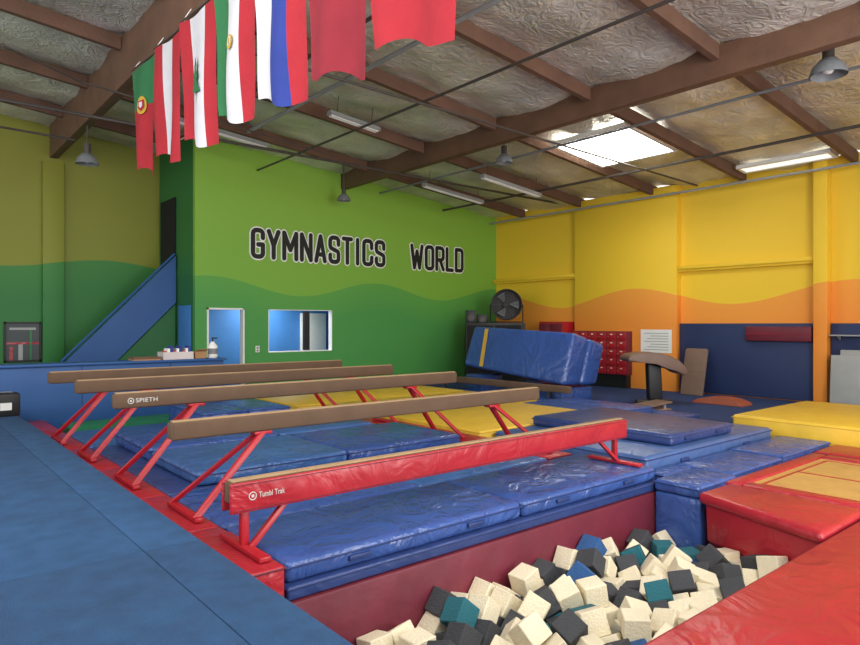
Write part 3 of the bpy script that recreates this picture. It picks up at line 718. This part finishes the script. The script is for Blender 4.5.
bm = NB(); tube(bm, (0, .17, .62), (0, .185, .62), .5, 36); obj('back_shroud', bm, M['black'], t)
bm = NB()
for rr in (.12, .22, .32, .42, .5): ring(bm, rr, .006, 36, 5, 'Y', (0, -.2, .62))
for i in range(12):
    a = 2*math.pi*i/12; tube(bm, (.05*math.cos(a), -.2, .62+.05*math.sin(a)), (.5*math.cos(a), -.2, .62+.5*math.sin(a)), .005, 5)
obj('grille', bm, M['pipe'], t)
bm = NB(); tube(bm, (0, -.1, .62), (0, .15, .62), .1, 16); obj('motor', bm, M['black'], t)
for i in range(3):
    a0 = 2*math.pi*i/3
    bm = NB(); hexa(bm, [(.08*math.cos(a0), -.06, .62+.08*math.sin(a0)), (.44*math.cos(a0-.35), -.1, .62+.44*math.sin(a0-.35)), (.44*math.cos(a0+.35), .06, .62+.44*math.sin(a0+.35)), (.08*math.cos(a0+.6), .04, .62+.08*math.sin(a0+.6)),
                         (.08*math.cos(a0), -.05, .62+.08*math.sin(a0)), (.44*math.cos(a0-.35), -.09, .62+.44*math.sin(a0-.35)), (.44*math.cos(a0+.35), .07, .62+.44*math.sin(a0+.35)), (.08*math.cos(a0+.6), .05, .62+.08*math.sin(a0+.6))])
    obj('blade', bm, M['grey'], t)
bm = NB(); tube(bm, (-.55, 0, .62), (-.55, 0, .02), .02, 8); tube(bm, (.55, 0, .62), (.55, 0, .02), .02, 8); tube(bm, (-.55, -.25, .02), (-.55, .25, .02), .02, 8); tube(bm, (.55, -.25, .02), (.55, .25, .02), .02, 8); tube(bm, (-.56, 0, .03), (.56, 0, .03), .018, 8)
obj('stand', bm, M['black'], t)
t = thing('storage_cabinet', 'red storage cabinet between the drum fan and the red lockers', 'cabinet', (17.2, 13.92, 0))
bm = NB(); box(bm, -.3, .3, -.5, .5, 0, 2.02, bev=.01); obj('body', bm, M['red_paint'], t)
for y in (-.245, .245):
    bm = NB(); box(bm, -.325, -.302, y-.235, y+.235, .1, 1.95, bev=.006); d = obj('door', bm, M['maroon'], t)
    bm = NB(); tube(bm, (-.345, y*.3, .95), (-.345, y*.3, 1.1), .01, 8); obj('handle', bm, M['lgrey'], d)

# ------------------------------------------------------------------ left side
t = thing('reception_counter', 'long blue counter wall at the far end of the carpet', 'counter', (2.6, 13.55, 0))
bm = NB(); box(bm, -4.6, 2.9, -.2, .2, 0, 1.18, bev=.01); obj('body', bm, M['bluepaint'], t)
bm = NB(); box(bm, -4.65, 2.95, -.26, .26, 1.182, 1.23, bev=.01); obj('counter_top', bm, M['bluepaint'], t)
for x in (-3, -1.4, .2, 1.8):
    bm = NB(); box(bm, x-.01, x+.01, -.206, -.2, .02, 1.16); obj('panel_joint', bm, M['pipe_blue'], t)
t = thing('storage_tub', 'clear plastic tub of pink and white odds and ends on the blue counter', 'tub', (4.55, 13.5, 1.232))
bm = NB()
for a in [(-.3, .3, -.18, .18, 0, .01), (-.3, -.29, -.18, .18, .01, .15), (.29, .3, -.18, .18, .01, .15), (-.29, .29, -.18, -.17, .01, .15), (-.29, .29, .17, .18, .01, .15)]: box(bm, *a)
obj('tub', bm, M['clear'], t)
bm = NB()
for i in range(9):
    x = -.26 + .06*i; box(bm, x, x+.05, -.12, .1, .012, .17 + .05*((i*7) % 3), i % 3)
obj('contents', bm, [M['pink'], M['white'], M['f_blue']], t)
t = thing('wooden_tray', 'flat brown wooden tray on the counter left of the tub', 'tray', (3.95, 13.5, 1.232))
bm = NB(); box(bm, -.26, .26, -.17, .17, 0, .02); obj('base', bm, M['ply'], t)
bm = NB()
for a in [(-.26, .26, -.17, -.15), (-.26, .26, .15, .17), (-.26, -.24, -.15, .15), (.24, .26, -.15, .15)]: box(bm, *a, .02, .06)
obj('rim', bm, M['wood'], t)
t = thing('cardboard_box', 'small open brown cardboard box on the counter between the tub and the pump bottle', 'box', (5.02, 13.52, 1.232), (0, 0, R(12)))
bm = NB()
for a in [(-.13, .13, -.1, .1, 0, .01), (-.13, -.12, -.1, .1, .01, .14), (.12, .13, -.1, .1, .01, .14), (-.12, .12, -.1, -.09, .01, .14), (-.12, .12, .09, .1, .01, .14)]: box(bm, *a)
obj('body', bm, M['ply'], t)
bm = NB(); hexa(bm, [(-.13,-.1,.14),(.13,-.1,.14),(.13,-.09,.14),(-.13,-.09,.14),(-.13,-.17,.19),(.13,-.17,.19),(.13,-.165,.195),(-.13,-.165,.195)]); obj('flap', bm, M['ply'], t)
t = thing('pump_bottle', 'white pump bottle on the counter before the office door', 'bottle', (5.32, 13.5, 1.232))
bm = NB(); lathe(bm, [(.001, 0), (.09, 0), (.1, .02), (.1, .24), (.06, .3), (.04, .31), (.04, .34), (.001, .34)], 20); obj('body', bm, M['white'], t)
bm = NB(); tube(bm, (0, 0, .34), (0, 0, .42), .015, 8); box(bm, -.02, .1, -.02, .02, .4, .43, bev=.006); obj('pump', bm, M['black'], t)
bm = NB(); lathe(bm, [(.1015, .08), (.1015, .2)], 20); obj('wrap_label', bm, M['grey'], t)
t = thing('power_outlet', 'white power outlet on the green wall between door and window', 'outlet', (8.02, 17.085, 1.15))
bm = NB(); box(bm, -.06, .06, 0, .014, 0, .18, bev=.004); obj('plate', bm, M['white'], t)
for z in (.045, .12):
    bm = NB(); box(bm, -.03, .03, -.003, 0, z-.02, z+.03); obj('socket', bm, M['grey'], t)
t = thing('floor_speaker', 'small black speaker box with white label on the carpet before the counter', 'speaker', (1.5, 12.6, .452))
bm = NB(); box(bm, -.2, .2, -.17, .17, 0, .36, bev=.015); obj('cabinet', bm, M['black'], t)
bm = NB(); box(bm, -.08, .08, -.176, -.171, .1, .22); o = obj('sticker', bm, M['white'], t)
bm = NB(); tube(bm, (-.1, 0, .38), (.1, 0, .38), .012, 8); tube(bm, (-.1, 0, .35), (-.1, 0, .38), .01, 8); tube(bm, (.1, 0, .35), (.1, 0, .38), .01, 8); obj('handle', bm, M['grey'], t)
t = thing('staircase', 'blue sided staircase rising to the dark doorway in the green wall', 'stairs', (3.3, 18.5, 0))
bm = NB(); prism(bm, [(-.1, 0), (-.1, .7), (.15, .95), (2.93, 3.85), (2.93, 2.55), (.45, 0)], 'Y', -.05, .05); obj('side_panel', bm, M['bluepaint'], t)
bm = NB(); tube(bm, (.1, -.02, 1.0), (2.9, -.02, 3.9), .03, 8); obj('handrail', bm, M['bluepaint'], t)
for i in range(14):
    bm = NB(); box(bm, .1 + .2*i, .34 + .2*i, .06, 1.3, .2*i + .12, .2*i + .17); obj('tread', bm, M['wood'], t)
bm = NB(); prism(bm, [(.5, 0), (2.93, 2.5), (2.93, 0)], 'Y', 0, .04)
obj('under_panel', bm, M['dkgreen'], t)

# ------------------------------------------------------------------ foam pit blocks
FS = .20
def foam_base(size):
    bm = NB(); h = size/2; box(bm, -h, h, -h, h, -h, h, bev=.007, seg=1)
    me = bpy.data.meshes.new('foam_block'); bmesh.ops.recalc_face_normals(bm, faces=bm.faces); bm.to_mesh(me); bm.free(); return me
FN = ['cream', 'charcoal grey', 'teal', 'blue', 'maroon']
metab = []
for i in range(4):
    me = foam_base(FS); me.materials.append(M['foam%d' % i]); metab.append(me)
wts = [0]*54 + [1]*34 + [2]*6 + [3]*6
foams = []
pr2 = random.Random(33)
FX0, FX1 = 2.70, 6.96
NL = 9
for l in range(NL):
    ox = (0, .17, .08, .25, .12, .04, .21, .15, .02)[l]; oy = (0, .18, .09, .27, .05, .22, .13, .3, .1)[l]
    for i in range(12):
        for j in range(4):
            x = FX0 + .19 + .37*i + ox*.5 + pr2.uniform(-.02, .02); y = 2.32 + .40*j + oy + pr2.uniform(-.03, .03)
            if y > 3.89: continue
            if x > 6.04 + (y - 2.13)*.38: continue
            if x > 6.58: continue
            if len(foams) >= 288: continue
            c = pr2.choice(wts)
            o = bpy.data.objects.new('foam_block', metab[c]); C.objects.link(o)
            o.location = (x, y, -.40 + .43*l)
            o.rotation_euler = (pr2.uniform(0, 6.28), pr2.uniform(0, 6.28), pr2.uniform(0, 6.28))
            tag(o, 'loose %s foam cube in the foam pit' % FN[c], 'foam block', '%s foam blocks in the pit' % FN[c])
            foams.append(o)
print('FOAMS', len(foams))
def settle():
    col = []
    def blk(loc, dims, rot=(0,0,0)):
        bm = NB(); box(bm, -dims[0]/2, dims[0]/2, -dims[1]/2, dims[1]/2, -dims[2]/2, dims[2]/2)
        o = obj('tmp', bm, M['dark'], None, loc, rot); col.append(o)
    ang = math.atan2(.22, 5.3)
    blk((4.35, 3.1, -.88 - .25), (7, 4, .5), (0, -ang, 0))
    for i in range(12):
        for j in range(5):
            x = FX0 + .2 + .37*i + .08*(j % 2)
            blk((x, 2.25 + .42*j, -.91 + (x-4.35)*.0415), (.2, .2, .2), (R(45), R(35), R(20*i + 31*j)))
    blk((6.9, 3.80, 0.5), (.18, .60, 8))
    blk((6.60, 2.80, 0.5), (.14, 1.7, 8), (0, 0, -math.atan2(.49, 1.30)))
    blk((FX0 - .5, 3.1, 0.5), (1, 6, 8)); blk((FX1 + .5, 3.1, .5), (1, 6, 8)); blk((4.35, 1.6, .5), (8, 1, 8)); blk((4.35, 4.59, .5), (8, 1, 8))
    bpy.context.view_layer.update()
    if S.rigidbody_world is None: bpy.ops.rigidbody.world_add()
    for o in bpy.data.objects: o.select_set(False)
    for o in foams: o.select_set(True)
    bpy.context.view_layer.objects.active = foams[0]
    bpy.ops.rigidbody.objects_add(type='ACTIVE')
    for o in foams: o.select_set(False)
    for o in col: o.select_set(True)
    bpy.context.view_layer.objects.active = col[0]
    bpy.ops.rigidbody.objects_add(type='PASSIVE')
    for o in foams:
        rb = o.rigid_body; rb.collision_shape = 'BOX'; rb.use_margin = True; rb.collision_margin = .0; rb.friction = .2; rb.restitution = 0; rb.linear_damping = .05; rb.angular_damping = .1; rb.mass = .3
    for o in col:
        rb = o.rigid_body; rb.collision_shape = 'BOX'; rb.use_margin = True; rb.collision_margin = 0.0; rb.friction = .15
    S.rigidbody_world.substeps_per_frame = 12; S.rigidbody_world.solver_iterations = 20
    S.frame_start = 1; S.frame_end = 210
    S.rigidbody_world.point_cache.frame_start = 1; S.rigidbody_world.point_cache.frame_end = 210
    for f in range(1, 201): S.frame_set(f)
    dg = bpy.context.evaluated_depsgraph_get()
    mws = [o.evaluated_get(dg).matrix_world.copy() for o in foams]
    for o in foams: o.select_set(True)
    for o in col: o.select_set(True)
    bpy.ops.rigidbody.objects_remove()
    bpy.ops.rigidbody.world_remove()
    for o in col: bpy.data.objects.remove(o)
    S.frame_set(1)
    for o, m in zip(foams, mws): o.matrix_world = m
    for o in foams: o.select_set(False)
    zs = sorted(m.translation.z for m in mws); print('FOAM Z', zs[0], zs[len(zs)//2], zs[-1])
    for o, m in zip(list(foams), mws):
        x = m.translation.x
        if m.translation.z > -.36 + .16*(x - 2.7)/4.0: bpy.data.objects.remove(o)
try:
    settle()
except Exception as e:
    import traceback; traceback.print_exc(); print('SETTLE FAILED', e)

# ------------------------------------------------------------------ light
w = bpy.data.worlds.new('world'); S.world = w; w.use_nodes = True
bg = w.node_tree.nodes['Background']; bg.inputs[0].default_value = (1.0, .985, .96, 1); bg.inputs[1].default_value = 1.6
def area(loc, size, power, target=None, col=(1, .98, .95)):  # unseen fill, added to brighten the hall; no roof fittings here
    l = bpy.data.lights.new('fill_light', 'AREA'); l.shape = 'SQUARE'; l.size = size; l.energy = power; l.color = col
    o = bpy.data.objects.new('fill_light', l); C.objects.link(o); o.location = loc
    d = (Vector(target) - Vector(loc)) if target else Vector((0, 0, -1))
    o.rotation_euler = d.to_track_quat('-Z', 'Y').to_euler()
area((1.5, -1.5, 6.8), 4, 380, (7, 7, 0))
area((7.0, -1.5, 6.4), 4, 480, (12, 8, 1))
area((-1.5, 5, 6.9), 4, 430, (9, 13, 3))
area((6.0, -3.5, 2.0), 3.5, 430, (9, 8, 7.2), (1, .97, .92))  # added low fill aimed upward to brighten the ceiling
area((9.0, 18.3, 2.85), 1.2, 85)  # added under the office ceiling to brighten that room

# ------------------------------------------------------------------ camera
cam = bpy.data.cameras.new('camera'); co = bpy.data.objects.new('camera', cam); C.objects.link(co)
co.location = (0, 0, CZ); co.rotation_euler = (R(90), 0, R(-40.0))
cam.sensor_width = 36; cam.lens = 650/860*36; cam.shift_y = 0.0015
S.camera = co
